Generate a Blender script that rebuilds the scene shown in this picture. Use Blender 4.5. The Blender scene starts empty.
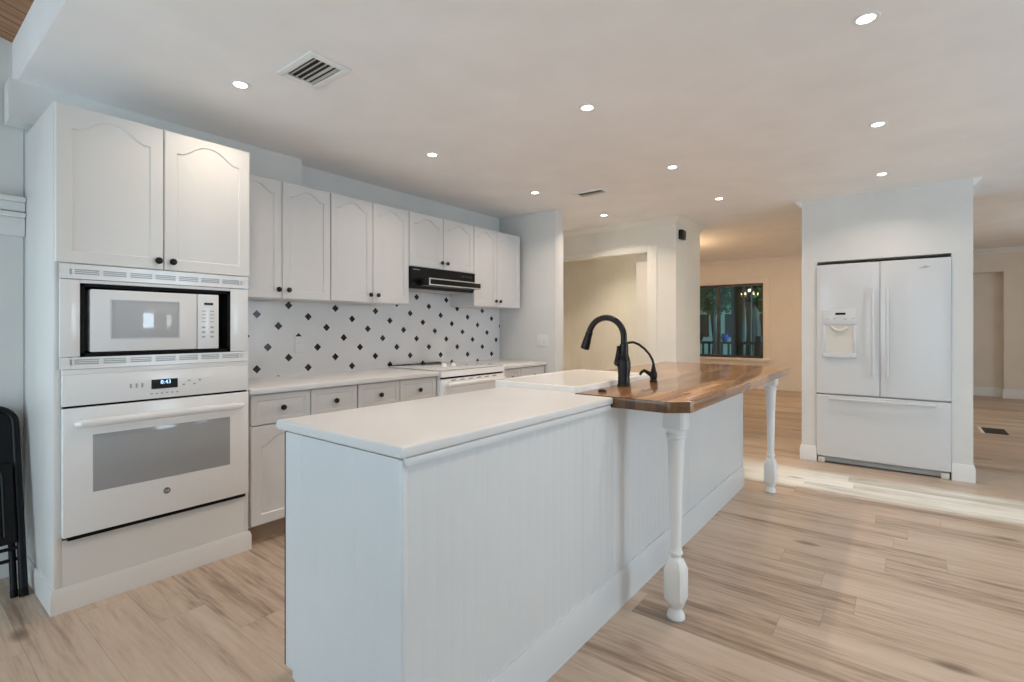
import bpy, bmesh, math, random
from mathutils import Vector, Matrix
from math import pi, sin, cos, radians, atan2, sqrt
random.seed(7)
C = bpy.context.scene.collection
SC = bpy.context.scene

# ------------------------------------------------------------------ camera
H = 1.206                       # eye height
cam_d = bpy.data.cameras.new('camera'); cam = bpy.data.objects.new('camera', cam_d); C.objects.link(cam)
cam_d.sensor_width = 36.0; cam_d.lens = 36.0 * 503.0 / 1024.0
cam_d.shift_y = -13.0 / 1024.0; cam_d.clip_start = 0.05; cam_d.clip_end = 300
cam.location = (0, 0, H); cam.rotation_euler = (pi/2, 0, radians(37.9 - 90))
SC.camera = cam

# ------------------------------------------------------------------ colour management, world, sun, daylight
SC.view_settings.view_transform = 'Standard'; SC.view_settings.look = 'None'
SC.view_settings.gamma = 1.0; SC.view_settings.use_curve_mapping = False
SC.view_settings.exposure = 0.0
SC.cycles.use_denoising = True
SC.cycles.max_bounces = 10; SC.cycles.diffuse_bounces = 6

wd = bpy.data.worlds.new('dusk_sky'); SC.world = wd; wd.use_nodes = True
nt = wd.node_tree
bg = nt.nodes['Background']
sky = nt.nodes.new('ShaderNodeTexSky'); sky.sky_type = 'PREETHAM'; sky.turbidity = 4.0
sky.sun_direction = (0.1, -0.9, 0.42)
mixw = nt.nodes.new('ShaderNodeMix'); mixw.data_type = 'RGBA'; mixw.inputs[0].default_value = 0.75
nt.links.new(sky.outputs[0], mixw.inputs[6]); mixw.inputs[7].default_value = (0.78, 0.90, 0.95, 1)
nt.links.new(mixw.outputs[2], bg.inputs[0]); bg.inputs[1].default_value = 0.8

def lamp(name, kind, loc, energy, color, direction=None, parent=None, **kw):
    d = bpy.data.lights.new(name, kind); d.energy = energy; d.color = color
    for k, v in kw.items(): setattr(d, k, v)
    o = bpy.data.objects.new(name, d); C.objects.link(o); o.location = loc
    if direction is not None:
        o.rotation_euler = Vector(direction).to_track_quat('-Z', 'Y').to_euler()
    if parent is not None: o.parent = parent
    return o
COOL = (0.70, 0.86, 1.0)
WARM = (1.0, 0.83, 0.675)
# low sun through the narrow glass door on the right hand wall
lamp('sun', 'SUN', (4.6, -12, 6), 8.5, (0.52, 0.80, 1.0), (0.0, 0.9, -0.43), angle=radians(3.0))
# daylight of the windows behind the camera
lamp('daylight_rear_left', 'AREA', (-1.72, 2.35, 1.15), 36, (0.66, 0.86, 1.0), (1, 0, 0.12), shape='RECTANGLE', size=1.4, size_y=1.9)
lamp('daylight_rear_right', 'AREA', (-1.72, -0.9, 1.15), 22, (0.55, 0.83, 1.0), (1, 0, 0.12), shape='RECTANGLE', size=2.0, size_y=1.9)
lamp('daylight_patio', 'AREA', (2.65, -3.02, 1.25), 42, (0.66, 0.85, 1.0), (0, 1, 0), shape='RECTANGLE', size=0.9, size_y=2.0)
lamp('daylight_door', 'AREA', (4.635, -3.05, 1.15), 9, COOL, (-0.12, 1, 0), shape='RECTANGLE', size=0.5, size_y=1.9)
lamp('daylight_living', 'AREA', (8.6, -3.02, 1.3), 25, (0.80, 0.93, 1.0), (0, 1, 0), shape='RECTANGLE', size=1.6, size_y=1.6)

# ------------------------------------------------------------------ mesh helpers
W = {}
class MB:
    def __init__(s): s.bm = bmesh.new()
    def _merge(s, t):
        me = bpy.data.meshes.new('tmp'); t.to_mesh(me); t.free(); s.bm.from_mesh(me); bpy.data.meshes.remove(me)
    def box(s, x0, x1, y0, y1, z0, z1, b=0.0, seg=2, vert_only=False):
        t = bmesh.new(); bmesh.ops.create_cube(t, size=1)
        for v in t.verts:
            v.co = Vector(((x0+x1)/2 + v.co.x*(x1-x0), (y0+y1)/2 + v.co.y*(y1-y0), (z0+z1)/2 + v.co.z*(z1-z0)))
        if b > 0:
            es = [e for e in t.edges if (not vert_only) or abs(e.verts[0].co.z-e.verts[1].co.z) > 1e-6]
            bmesh.ops.bevel(t, geom=es, offset=b, segments=seg, affect='EDGES', profile=0.5)
        s._merge(t); return s
    def rings(s, rs, cap0=True, cap1=True, closed=True):
        vs = [[s.bm.verts.new(p) for p in r] for r in rs]
        n = len(vs[0])
        for a, b in zip(vs, vs[1:]):
            for i in range(n if closed else n-1):
                j = (i+1) % n
                try: s.bm.faces.new((a[i], a[j], b[j], b[i]))
                except ValueError: pass
        if cap0: s.bm.faces.new(list(reversed(vs[0])))
        if cap1: s.bm.faces.new(vs[-1])
        return s
    def lathe(s, c, prof, n=20, axis='z', sq=None):
        out = []
        for k, (r, h) in enumerate(prof):
            q = sq[k] if sq else 0.0
            ring = []
            for i in range(n):
                a = 2*pi*(i+0.5)/n
                ca, sa = cos(a), sin(a)
                m = max(abs(ca), abs(sa)); f = (1-q) + q*min(1.0/m, 1.30)
                u, v = r*ca*f, r*sa*f
                if axis == 'z': p = (c[0]+u, c[1]+v, c[2]+h)
                elif axis == 'y': p = (c[0]+u, c[1]+h, c[2]-v)
                else: p = (c[0]+h, c[1]+u, c[2]+v)
                ring.append(p)
            out.append(ring)
        return s.rings(out)
    def tube(s, pts, r, n=12):
        pts = [Vector(p) for p in pts]; out = []; nrm = None
        for i, p in enumerate(pts):
            a = pts[max(i-1, 0)]; b = pts[min(i+1, len(pts)-1)]
            t = (b-a).normalized()
            if nrm is None:
                nrm = t.orthogonal().normalized()
            else:
                nrm = (nrm - t*nrm.dot(t)).normalized()
            bi = t.cross(nrm); rr = r[i] if isinstance(r, (list, tuple)) else r
            out.append([p + (nrm*cos(2*pi*k/n) + bi*sin(2*pi*k/n))*rr for k in range(n)])
        return s.rings(out)
    def prism(s, poly, z0, z1, b=0.0, seg=2):
        t = bmesh.new()
        f = t.faces.new([t.verts.new((p[0], p[1], z0)) for p in poly])
        r = bmesh.ops.extrude_face_region(t, geom=[f])
        for v in [g for g in r['geom'] if isinstance(g, bmesh.types.BMVert)]: v.co.z = z1
        bmesh.ops.recalc_face_normals(t, faces=t.faces)
        if b > 0:
            es = [e for e in t.edges if abs(e.verts[0].co.z-e.verts[1].co.z) < 1e-6]
            bmesh.ops.bevel(t, geom=es, offset=b, segments=seg, affect='EDGES', profile=0.5)
        s._merge(t); return s
    def extr(s, poly, p0, p1, ua, va, m0=0.0, m1=0.0):
        # polygon in the (ua, va) plane swept from p0 to p1
        p0, p1, ua, va = Vector(p0), Vector(p1), Vector(ua), Vector(va)
        d = (p1-p0).normalized()
        return s.rings([[p0+ua*a+va*b-d*(a*m0) for a, b in poly], [p1+ua*a+va*b+d*(a*m1) for a, b in poly]])
    def door(s, x0, x1, z0, z1, y, th=0.019, m=0.055, arch=0.0, dp=0.006, wide=0.03, mt=None):
        N = 22
        def tops():
            return [1 - 2*i/(N-1) for i in range(N)]
        def rect(o, yy):
            a, b, c, d = x0+o, x1-o, z0+o, z1-o
            cx, hw = (a+b)/2, (b-a)/2
            return [(a, yy, c), (b, yy, c)] + [(cx+hw*t, yy, d) for t in tops()]
        def outl(o, yy):
            a, b, c, d = x0+o, x1-o, z0+o, z1-(o-m+(m if mt is None else mt))-arch
            cx, hw = (a+b)/2, (b-a)/2
            pts = [(a, yy, c), (b, yy, c)]
            for t in tops():
                q = min(abs(t)/0.90, 1.0)
                pts.append((cx+hw*t, yy, d + arch*(0.5+0.5*cos(pi*q**1.25))))
            return pts
        rs = [rect(0, y+th), rect(0, y+0.004), rect(0.004, y), outl(m, y), outl(m+0.005, y+dp), outl(m+0.011, y+dp), outl(m+0.011+wide, y+0.001)]
        return s.rings(rs)
    def build(s, name, mat, parent=None, smooth=True, angle=32):
        bmesh.ops.recalc_face_normals(s.bm, faces=s.bm.faces)
        off = W.get(parent.name, Vector((0, 0, 0))) if parent is not None else Vector((0, 0, 0))
        if off.length > 0: bmesh.ops.translate(s.bm, verts=s.bm.verts, vec=-off)
        me = bpy.data.meshes.new(name); s.bm.to_mesh(me); s.bm.free()
        if smooth:
            me.polygons.foreach_set('use_smooth', [True]*len(me.polygons))
            me.set_sharp_from_angle(angle=radians(angle))
        me.materials.append(mat)
        o = bpy.data.objects.new(name, me); C.objects.link(o)
        if parent is not None:
            o.parent = parent; W[o.name] = off.copy()
        return o

def thing(name, label, cat, loc=(0, 0, 0), group=None, author_local=False):
    o = bpy.data.objects.new(name, None); C.objects.link(o)
    o.empty_display_size = 0.05; o.location = loc
    o['label'] = label; o['category'] = cat
    if group: o['group'] = group
    W[o.name] = Vector((0, 0, 0)) if author_local else Vector(loc)
    return o
class Multi:
    # several small marks, each built as a part of its own
    def __init__(s): s.l = []
    def box(s, *a, **k): s.l.append(B(*a, **k)); return s
    def build(s, name, mat, parent, **k): return [m.build(name, mat, parent, **k) for m in s.l]
def tag(o, label, cat, group=None):
    o['label'] = label; o['category'] = cat
    if group: o['group'] = group
    return o
def struct(name, mb, mat, **k):
    o = mb.build(name, mat, **k); o['kind'] = 'structure'; return o
def B(*a, **k): return MB().box(*a, **k)

def text_part(name, body, size, loc, rot, mat, parent, ext=0.0006, align='CENTER'):
    cu = bpy.data.curves.new(name, 'FONT'); cu.body = body; cu.size = size; cu.extrude = ext
    cu.align_x = align; cu.align_y = 'CENTER'; cu.resolution_u = 3
    tmp = bpy.data.objects.new('tmp_text', cu); C.objects.link(tmp)
    dg = bpy.context.evaluated_depsgraph_get(); dg.update()
    me = bpy.data.meshes.new_from_object(tmp.evaluated_get(dg))
    bpy.data.objects.remove(tmp); bpy.data.curves.remove(cu)
    M = Matrix.Translation(Vector(loc) - W.get(parent.name, Vector())) @ rot.to_4x4()
    me.transform(M); me.materials.clear(); me.materials.append(mat); me.name = name
    o = bpy.data.objects.new(name, me); C.objects.link(o); o.parent = parent
    W[o.name] = W.get(parent.name, Vector()).copy()
    return o
ROT_NEG_Y = Matrix.Rotation(pi/2, 3, 'X')                       # text facing -y
ROT_NEG_X = Matrix.Rotation(-pi/2, 3, 'Z') @ Matrix.Rotation(pi/2, 3, 'X')   # text facing -x

# ------------------------------------------------------------------ materials
def mat(name, col, rough=0.5, metal=0.0, coat=0.0, spec=0.5, emit=None, es=0.0):
    m = bpy.data.materials.new(name); m.use_nodes = True
    b = m.node_tree.nodes['Principled BSDF']
    b.inputs['Base Color'].default_value = (*col, 1); b.inputs['Roughness'].default_value = rough
    b.inputs['Metallic'].default_value = metal; b.inputs['Coat Weight'].default_value = coat
    b.inputs['Coat Roughness'].default_value = 0.05; b.inputs['Specular IOR Level'].default_value = spec
    if emit: b.inputs['Emission Color'].default_value = (*emit, 1); b.inputs['Emission Strength'].default_value = es
    return m
class NT:
    def __init__(s, m): s.t = m.node_tree; s.b = s.t.nodes['Principled BSDF']
    def n(s, typ, **k):
        x = s.t.nodes.new('ShaderNode'+typ)
        for a, v in k.items(): setattr(x, a, v)
        return x
    def l(s, a, b): s.t.links.new(a, b)
    def math(s, op, a, b=None, c=None):
        x = s.n('Math', operation=op)
        for i, v in enumerate((a, b, c)):
            if v is None: continue
            if isinstance(v, (int, float)): x.inputs[i].default_value = v
            else: s.l(v, x.inputs[i])
        return x.outputs[0]
    def ramp(s, fac, stops, interp='LINEAR'):
        x = s.n('ValToRGB'); e = x.color_ramp.elements; x.color_ramp.interpolation = interp
        while len(e) < len(stops): e.new(0.5)
        for k, (p, c) in enumerate(stops): e[k].position = p; e[k].color = (*c, 1) if len(c) == 3 else c
        s.l(fac, x.inputs[0]); return x.outputs[0]
    def mix(s, fac, a, b, blend='MIX'):
        x = s.n('Mix', data_type='RGBA', blend_type=blend)
        for i, v in ((0, fac), (6, a), (7, b)):
            if isinstance(v, (int, float)): x.inputs[i].default_value = v
            elif isinstance(v, tuple): x.inputs[i].default_value = (*v, 1)
            else: s.l(v, x.inputs[i])
        return x.outputs[2]
    def xyz(s):
        g = s.n('NewGeometry'); q = s.n('SeparateXYZ'); s.l(g.outputs['Position'], q.inputs[0]); return q.outputs
    def comb(s, a, b, c=0.0):
        x = s.n('CombineXYZ')
        for i, v in enumerate((a, b, c)):
            if isinstance(v, (int, float)): x.inputs[i].default_value = v
            else: s.l(v, x.inputs[i])
        return x.outputs[0]
    def noise(s, vec, scale, detail=3.0, rough=0.55):
        x = s.n('TexNoise'); x.inputs['Scale'].default_value = scale; x.inputs['Detail'].default_value = detail
        x.inputs['Roughness'].default_value = rough; s.l(vec, x.inputs['Vector']); return x.outputs[0]
    def bump(s, h, st=0.2, dist=0.005):
        x = s.n('Bump'); x.inputs['Strength'].default_value = st; x.inputs['Distance'].default_value = dist
        s.l(h, x.inputs['Height']); s.l(x.outputs[0], s.b.inputs['Normal'])

def paint(name, col, rough=0.5, var=0.03, scale=3.0, bump=0.04):
    m = mat(name, col, rough); N = NT(m)
    tc = N.n('TexCoord'); no = N.noise(tc.outputs['Object'], scale, 4)
    c = N.ramp(no, [(0.3, tuple(x*(1-var) for x in col)), (0.7, tuple(min(1, x*(1+var)) for x in col))])
    N.l(c, N.b.inputs['Base Color'])
    N.bump(N.noise(tc.outputs['Object'], 120, 2), bump, 0.002)
    return m
M_wall = paint('wall_paint', (0.73, 0.73, 0.715), 0.55)
M_wallc = paint('cream_wall_paint', (0.84, 0.80, 0.715), 0.55)
M_wallf = paint('warm_wall_paint', (0.80, 0.74, 0.67), 0.6)
M_ceil = paint('ceiling_paint', (0.90, 0.885, 0.875), 0.75)
M_trim = paint('trim_paint', (0.84, 0.84, 0.83), 0.35, 0.015)
M_sunblock = paint('sun_block_panel', (0.7, 0.75, 0.8), 0.8)  # for the added panels that keep sun out of unseen windows
M_cab = paint('cabinet_paint', (0.705, 0.70, 0.70), 0.32, 0.012, 2.0, 0.02)
M_cabt = paint('lightened_cabinet_paint', (0.79, 0.772, 0.745), 0.32, 0.012, 2.0, 0.02)  # cabinet paint lightened to make up for weak light on the tall cabinet
M_isl = paint('island_paint', (0.72, 0.735, 0.745), 0.35, 0.02, 2.5, 0.03)
M_lam = paint('white_laminate', (0.75, 0.75, 0.75), 0.30, 0.02, 5.0, 0.02)
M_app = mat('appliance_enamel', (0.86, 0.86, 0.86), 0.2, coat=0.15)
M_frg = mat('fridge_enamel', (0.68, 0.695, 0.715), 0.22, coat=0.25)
M_appg = mat('appliance_grey', (0.52, 0.53, 0.55), 0.3)
M_disp = mat('dispenser_plastic', (0.72, 0.69, 0.63), 0.4)
M_ovg = mat('oven_window_glass', (0.36, 0.37, 0.38), 0.10, coat=0.4)
M_mwg = mat('microwave_window_glass', (0.50, 0.51, 0.53), 0.05, coat=1.0)
M_black = mat('black_enamel', (0.006, 0.006, 0.007), 0.3, spec=0.3)
M_blackm = mat('black_matte', (0.006, 0.0055, 0.0055), 0.6, spec=0.15)
M_bronze = mat('oil_rubbed_bronze', (0.012, 0.009, 0.008), 0.28, metal=0.2, spec=0.4)
M_screen = mat('black_display', (0.01, 0.01, 0.012), 0.1)
M_digit = mat('clock_digits', (0.2, 0.4, 0.8), 0.5, emit=(0.45, 0.7, 1.0), es=1.6)
M_grey = mat('grey_print', (0.42, 0.42, 0.43), 0.5)
M_silver = mat('silver_trim', (0.72, 0.72, 0.70), 0.3, metal=0.6)
M_ctop = mat('ceramic_cooktop', (0.80, 0.80, 0.78), 0.06, coat=0.5)
M_sink = mat('sink_enamel', (0.86, 0.845, 0.825), 0.2, coat=0.2)
M_chair = mat('black_chair_steel', (0.005, 0.005, 0.006), 0.42, spec=0.25)
M_lens = mat('lamp_lens', (1, 1, 1), 0.5, emit=(1.0, 0.93, 0.84), es=14.0)
M_bulb = mat('candle_bulb', (1, 1, 1), 0.5, emit=(1.0, 0.72, 0.42), es=30.0)
M_ventd = mat('vent_dark', (0.02, 0.02, 0.02), 0.8)
M_vent = mat('vent_grille_paint', (0.50, 0.48, 0.45), 0.5)
M_rawwood = mat('raw_wood', (0.36, 0.27, 0.20), 0.7)
M_brass = mat('dark_brass', (0.20, 0.12, 0.05), 0.35, metal=0.8)

def m_floor():
    m = mat('plank_floor', (0.4, 0.3, 0.24), 0.34); N = NT(m)
    X, Y, Z = N.xyz()
    fx0 = N.math('DIVIDE', X, 0.182); fx = N.math('FLOOR', fx0)
    w1 = N.n('TexWhiteNoise', noise_dimensions='1D'); N.l(fx, w1.inputs['W'])
    fy0 = N.math('DIVIDE', N.math('ADD', Y, N.math('MULTIPLY', w1.outputs[0], 7.3)), 1.22); fy = N.math('FLOOR', fy0)
    w2 = N.n('TexWhiteNoise', noise_dimensions='2D'); N.l(N.comb(fx, fy), w2.inputs['Vector'])
    r = w2.outputs[0]; r9 = N.math('MULTIPLY', r, 37.0)
    grain = N.noise(N.comb(N.math('MULTIPLY', X, 60.0), N.math('MULTIPLY', Y, 3.4), r9), 1.0, 5, 0.65)
    streak = N.noise(N.comb(N.math('MULTIPLY', X, 12.0), N.math('MULTIPLY', Y, 0.95), r9), 1.0, 5, 0.62)
    rings_ = N.noise(N.comb(N.math('MULTIPLY', X, 7.0), N.math('MULTIPLY', Y, 1.0), N.math('ADD', r9, 5.0)), 1.0, 2, 0.4)
    rr = N.math('FRACT', N.math('MULTIPLY', rings_, 14.0))
    fig = N.math('MULTIPLY', N.math('ABSOLUTE', N.math('SUBTRACT', rr, 0.5)), 0.09)
    t = N.math('ADD', N.math('ADD', N.math('SUBTRACT', N.math('MULTIPLY', grain, 0.46), 0.08), N.math('MULTIPLY', streak, 0.62)), N.math('ADD', fig, N.math('MULTIPLY', r, 0.16)))
    c = N.ramp(t, [(0.38, (0.26, 0.18, 0.125)), (0.47, (0.41, 0.302, 0.222)), (0.57, (0.53, 0.41, 0.312)), (0.74, (0.61, 0.49, 0.39))])
    # knots
    v = N.n('TexVoronoi'); v.inputs['Scale'].default_value = 1.0
    N.l(N.comb(N.math('MULTIPLY', X, 3.3), N.math('MULTIPLY', Y, 1.5), 3.0), v.inputs['Vector'])
    k = N.ramp(v.outputs['Distance'], [(0.0, (1, 1, 1)), (0.055, (0.75, 0.75, 0.75)), (0.12, (0, 0, 0))])
    c = N.mix(N.math('MULTIPLY', k, 0.75), c, (0.10, 0.062, 0.042))
    ex = N.math('ABSOLUTE', N.math('SUBTRACT', N.math('FRACT', fx0), 0.5))
    ey = N.math('ABSOLUTE', N.math('SUBTRACT', N.math('FRACT', fy0), 0.5))
    seam = N.math('MAXIMUM', N.math('GREATER_THAN', ex, 0.4925), N.math('GREATER_THAN', ey, 0.4988))
    c = N.mix(N.math('MULTIPLY', seam, 0.30), c, (0.12, 0.085, 0.065))
    N.l(c, N.b.inputs['Base Color'])
    N.l(N.math('ADD', N.math('MULTIPLY', grain, 0.16), 0.28), N.b.inputs['Roughness'])
    N.bump(N.math('SUBTRACT', N.math('MULTIPLY', grain, 0.35), seam), 0.12, 0.003)
    return m
M_floor = m_floor()

def m_butcher():
    m = mat('butcher_block_wood', (0.35, 0.18, 0.08), 0.25, coat=0.4); N = NT(m)
    N.b.inputs['Coat Roughness'].default_value = 0.09
    X, Y, Z = N.xyz()
    fy0 = N.math('DIVIDE', Y, 0.043); fy = N.math('FLOOR', fy0)
    w1 = N.n('TexWhiteNoise', noise_dimensions='1D'); N.l(fy, w1.inputs['W'])
    fx0 = N.math('DIVIDE', N.math('ADD', X, N.math('MULTIPLY', w1.outputs[0], 5.1)), 0.46); fx = N.math('FLOOR', fx0)
    w2 = N.n('TexWhiteNoise', noise_dimensions='2D'); N.l(N.comb(fx, fy), w2.inputs['Vector'])
    r = w2.outputs[0]
    g = N.noise(N.comb(N.math('MULTIPLY', X, 3.0), N.math('MULTIPLY', Y, 60.0), N.math('ADD', N.math('MULTIPLY', Z, 60.0), N.math('MULTIPLY', r, 31.0))), 1.0, 4)
    t = N.math('ADD', N.math('MULTIPLY', r, 0.62), N.math('MULTIPLY', g, 0.42))
    c = N.ramp(t, [(0.12, (0.14, 0.055, 0.020)), (0.40, (0.29, 0.13, 0.048)), (0.7, (0.44, 0.215, 0.085)), (0.95, (0.58, 0.33, 0.15))])
    ge = N.n('NewGeometry'); q = N.n('SeparateXYZ'); N.l(ge.outputs['Normal'], q.inputs[0])
    eg = N.math('GREATER_THAN', N.math('ABSOLUTE', q.outputs[0]), 0.5)
    c = N.mix(N.math('MULTIPLY', eg, 0.75), c, (0.05, 0.024, 0.012))      # end grain
    N.l(c, N.b.inputs['Base Color']); return m
M_butch = m_butcher()

def m_tile():
    m = mat('diamond_tile', (0.8, 0.8, 0.8), 0.2, coat=0.2); N = NT(m)
    X, Y, Z = N.xyz(); S = 0.0735
    x = N.math('SUBTRACT', X, 1.604)
    z = N.math('ADD', N.math('SUBTRACT', Z, 1.298), N.math('MULTIPLY', x, 0.028))   # the rows run slightly out of level
    i = N.math('DIVIDE', N.math('SUBTRACT', N.math('MULTIPLY', x, 2.0), z), 5*S)
    j = N.math('DIVIDE', N.math('ADD', x, N.math('MULTIPLY', z, 2.0)), 5*S)
    fi = N.math('SUBTRACT', i, N.math('ROUND', i)); fj = N.math('SUBTRACT', j, N.math('ROUND', j))
    dx = N.math('MULTIPLY', N.math('ADD', N.math('MULTIPLY', fi, 2.0), fj), S)
    dz = N.math('MULTIPLY', N.math('SUBTRACT', N.math('MULTIPLY', fj, 2.0), fi), S)
    d = N.math('ADD', N.math('ABSOLUTE', dx), N.math('ABSOLUTE', dz))
    k = N.math('LESS_THAN', d, 0.0285)
    # faint grout joints of the white tiles
    a1 = N.math('ABSOLUTE', N.math('SUBTRACT', N.math('FRACT', N.math('ADD', i, 0.5)), 0.5))
    a2 = N.math('ABSOLUTE', N.math('SUBTRACT', N.math('FRACT', N.math('ADD', j, 0.5)), 0.5))
    gr = N.math('LESS_THAN', N.math('MINIMUM', a1, a2), 0.006)
    base = N.mix(N.math('MULTIPLY', gr, 0.06), (0.76, 0.765, 0.78), (0.55, 0.55, 0.56))
    N.l(N.mix(k, base, (0.006, 0.006, 0.012)), N.b.inputs['Base Color']); return m
M_tile = m_tile()
M_plate = mat('plate_plastic', (0.76, 0.76, 0.765), 0.35)

def m_pine():
    m = mat('knotty_pine', (0.4, 0.2, 0.09), 0.45); N = NT(m)
    X, Y, Z = N.xyz()
    g = N.noise(N.comb(N.math('MULTIPLY', X, 2.0), N.math('MULTIPLY', Y, 30.0), 0.0), 1.0, 4)
    c = N.ramp(g, [(0.3, (0.20, 0.085, 0.035)), (0.7, (0.42, 0.21, 0.10))])
    v = N.n('TexVoronoi'); v.inputs['Scale'].default_value = 1.0
    N.l(N.comb(N.math('MULTIPLY', X, 9.0), N.math('MULTIPLY', Y, 7.0), 0.0), v.inputs['Vector'])
    k = N.ramp(v.outputs['Distance'], [(0.0, (1, 1, 1)), (0.14, (0, 0, 0))])
    c = N.mix(k, c, (0.07, 0.03, 0.015))
    s = N.math('GREATER_THAN', N.math('ABSOLUTE', N.math('SUBTRACT', N.math('FRACT', N.math('DIVIDE', Y, 0.14)), 0.5)), 0.475)
    c = N.mix(s, c, (0.05, 0.022, 0.01))
    N.l(c, N.b.inputs['Base Color']); return m
M_pine = m_pine()

def m_glass():
    m = bpy.data.materials.new('window_glass'); m.use_nodes = True; t = m.node_tree; t.nodes.clear()
    o = t.nodes.new('ShaderNodeOutputMaterial'); mx = t.nodes.new('ShaderNodeMixShader')
    tr = t.nodes.new('ShaderNodeBsdfTransparent'); tr.inputs[0].default_value = (0.55, 0.72, 0.72, 1)
    gl = t.nodes.new('ShaderNodeBsdfGlossy'); gl.inputs['Roughness'].default_value = 0.015
    fr = t.nodes.new('ShaderNodeFresnel'); fr.inputs[0].default_value = 1.6
    t.links.new(fr.outputs[0], mx.inputs[0]); t.links.new(tr.outputs[0], mx.inputs[1]); t.links.new(gl.outputs[0], mx.inputs[2])
    t.links.new(mx.outputs[0], o.inputs[0]); return m
M_glass = m_glass()
def m_leaf(name, a, b):
    m = mat(name, a, 0.6); N = NT(m)
    tc = N.n('TexCoord'); no = N.noise(tc.outputs['Object'], 2.5, 3)
    N.l(N.ramp(no, [(0.35, a), (0.65, b)]), N.b.inputs['Base Color']); return m
M_leaf = m_leaf('tree_leaves', (0.015, 0.08, 0.02), (0.05, 0.20, 0.05))
M_grass = m_leaf('lawn_grass', (0.03, 0.08, 0.03), (0.07, 0.13, 0.05))
M_bark = m_leaf('tree_bark', (0.035, 0.03, 0.028), (0.07, 0.055, 0.045))
M_porch = mat('porch_paint', (0.010, 0.032, 0.045), 0.5)
M_house = mat('white_siding', (0.80, 0.84, 0.86), 0.6)
M_roof = mat('grey_roof', (0.10, 0.11, 0.12), 0.8)
M_blue = mat('blue_glaze', (0.02, 0.06, 0.35), 0.2)
M_deckw = mat('porch_deck_boards', (0.10, 0.12, 0.12), 0.7)

# ================================================================== THE SETTING
KC = 2.377                    # kitchen ceiling height
FC = 2.58                     # living room ceiling height
XF = 10.9
struct('floor', B(-3.6, 12.4, -3.3, 4.7, -0.12, 0.0), M_floor, smooth=False)
struct('ceiling', B(0.44, 6.12, -3.2, 3.95, KC, 2.60), M_ceil, smooth=False)
struct('ceiling_living', MB().box(6.12, 12.4, -3.2, 4.7, FC, FC+0.15), M_ceil, smooth=False)
# knotty pine ceiling of the room behind the camera, rising away from the kitchen
struct('ceiling_vault', MB().rings([[(0.44, -3.2, 2.60), (-2.0, -3.2, 3.25), (-2.0, -3.2, 3.37), (0.44, -3.2, 2.72)],
                                    [(0.44, 3.44, 2.60), (-2.0, 3.44, 3.25), (-2.0, 3.44, 3.37), (0.44, 3.44, 2.72)]]), M_pine, smooth=False)
# wall behind the cabinets and, to the left, the boarded wall of the next room
struct('wall_back', B(0.484, 5.25, 3.42, 3.60, 0, KC+0.1), M_wall, smooth=False)
wl = MB()
x = 0.483
for w_ in (0.145, 0.30, 0.30, 0.30, 0.30, 0.30, 0.30, 0.30, 0.30, 0.30, 0.30, 0.30, 0.30):
    wl.box(x-w_+0.002, x, 3.44, 3.58, 0, 3.72, b=0.006, seg=1); x -= w_
struct('wall_left', wl, M_wall)
struct('wall_stub', B(4.17, 4.32, 2.704, 3.42, 0, KC, b=0.006), M_wall)
# soffit above the tall cabinet and the first wall cabinets
struct('soffit', B(0.41, 1.862, 3.30, 3.42, 2.185, KC), M_wall, smooth=False)
# pantry wall with its cased opening
pw = MB()
pw.box(5.25, 5.37, 1.895, 2.21, 0, KC); pw.box(5.25, 5.37, 2.21, 3.42, 2.032, KC); pw.box(5.25, 5.37, 3.42, 3.95, 0, KC)
struct('wall_pantry', pw, M_wallc, smooth=False)
pr = MB(); pr.box(5.37, 6.04, 1.895, 1.99, 0, FC)
pr.box(5.37, 5.46, 2.21, 2.395, 0, KC)
struct('wall_return', pr, M_wallc, smooth=False)
pb = MB(); y = 1.99
while y < 3.88:
    pb.box(6.04, 6.12, y, y+0.0995, 0, FC, b=0.002, seg=1); y += 0.10
struct('wall_beadboard', pb, M_wallc)
struct('wall_pantry_side', B(5.37, 6.12, 3.86, 3.95, 0, KC), M_wallc, smooth=False)
# fridge wall: two piers, header and back of the recess
fw = MB()
fw.box(5.30, 6.10, 0.6205, 0.741, 0, KC); fw.box(5.30, 6.10, -0.428, -0.3005, 0, KC)
fw.box(5.30, 6.10, -0.3005, 0.6205, 1.803, KC); fw.box(6.06, 6.10, -0.3005, 0.6205, 0, 1.803)
struct('wall_fridge', fw, M_wall, smooth=False)
# far living room wall with its window, stepping back to the right
wf = MB(); WY0, WY1, WZ0, WZ1 = 2.19, 3.56, 0.60, 2.10
wf.box(XF, XF+0.15, -0.1, WY0, 0, FC); wf.box(XF, XF+0.15, WY1, 4.7, 0, FC)
wf.box(XF, XF+0.15, WY0, WY1, 0, WZ0); wf.box(XF, XF+0.15, WY0, WY1, WZ1, FC)
wf.box(6.12, XF, 4.55, 4.7, 0, FC); wf.box(XF+0.15, 12.3, -0.1, 0.05, 0, FC)
struct('wall_far', wf, M_wallf, smooth=False)
wr = MB()
wr.box(12.0, 12.3, -3.2, -1.36, 0, FC); wr.box(12.0, 12.3, -1.36, -0.1, 2.18, FC); wr.box(12.22, 12.3, -1.36, -0.1, 0, 2.18)
struct('wall_recess', wr, M_wallf, smooth=False)
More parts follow.
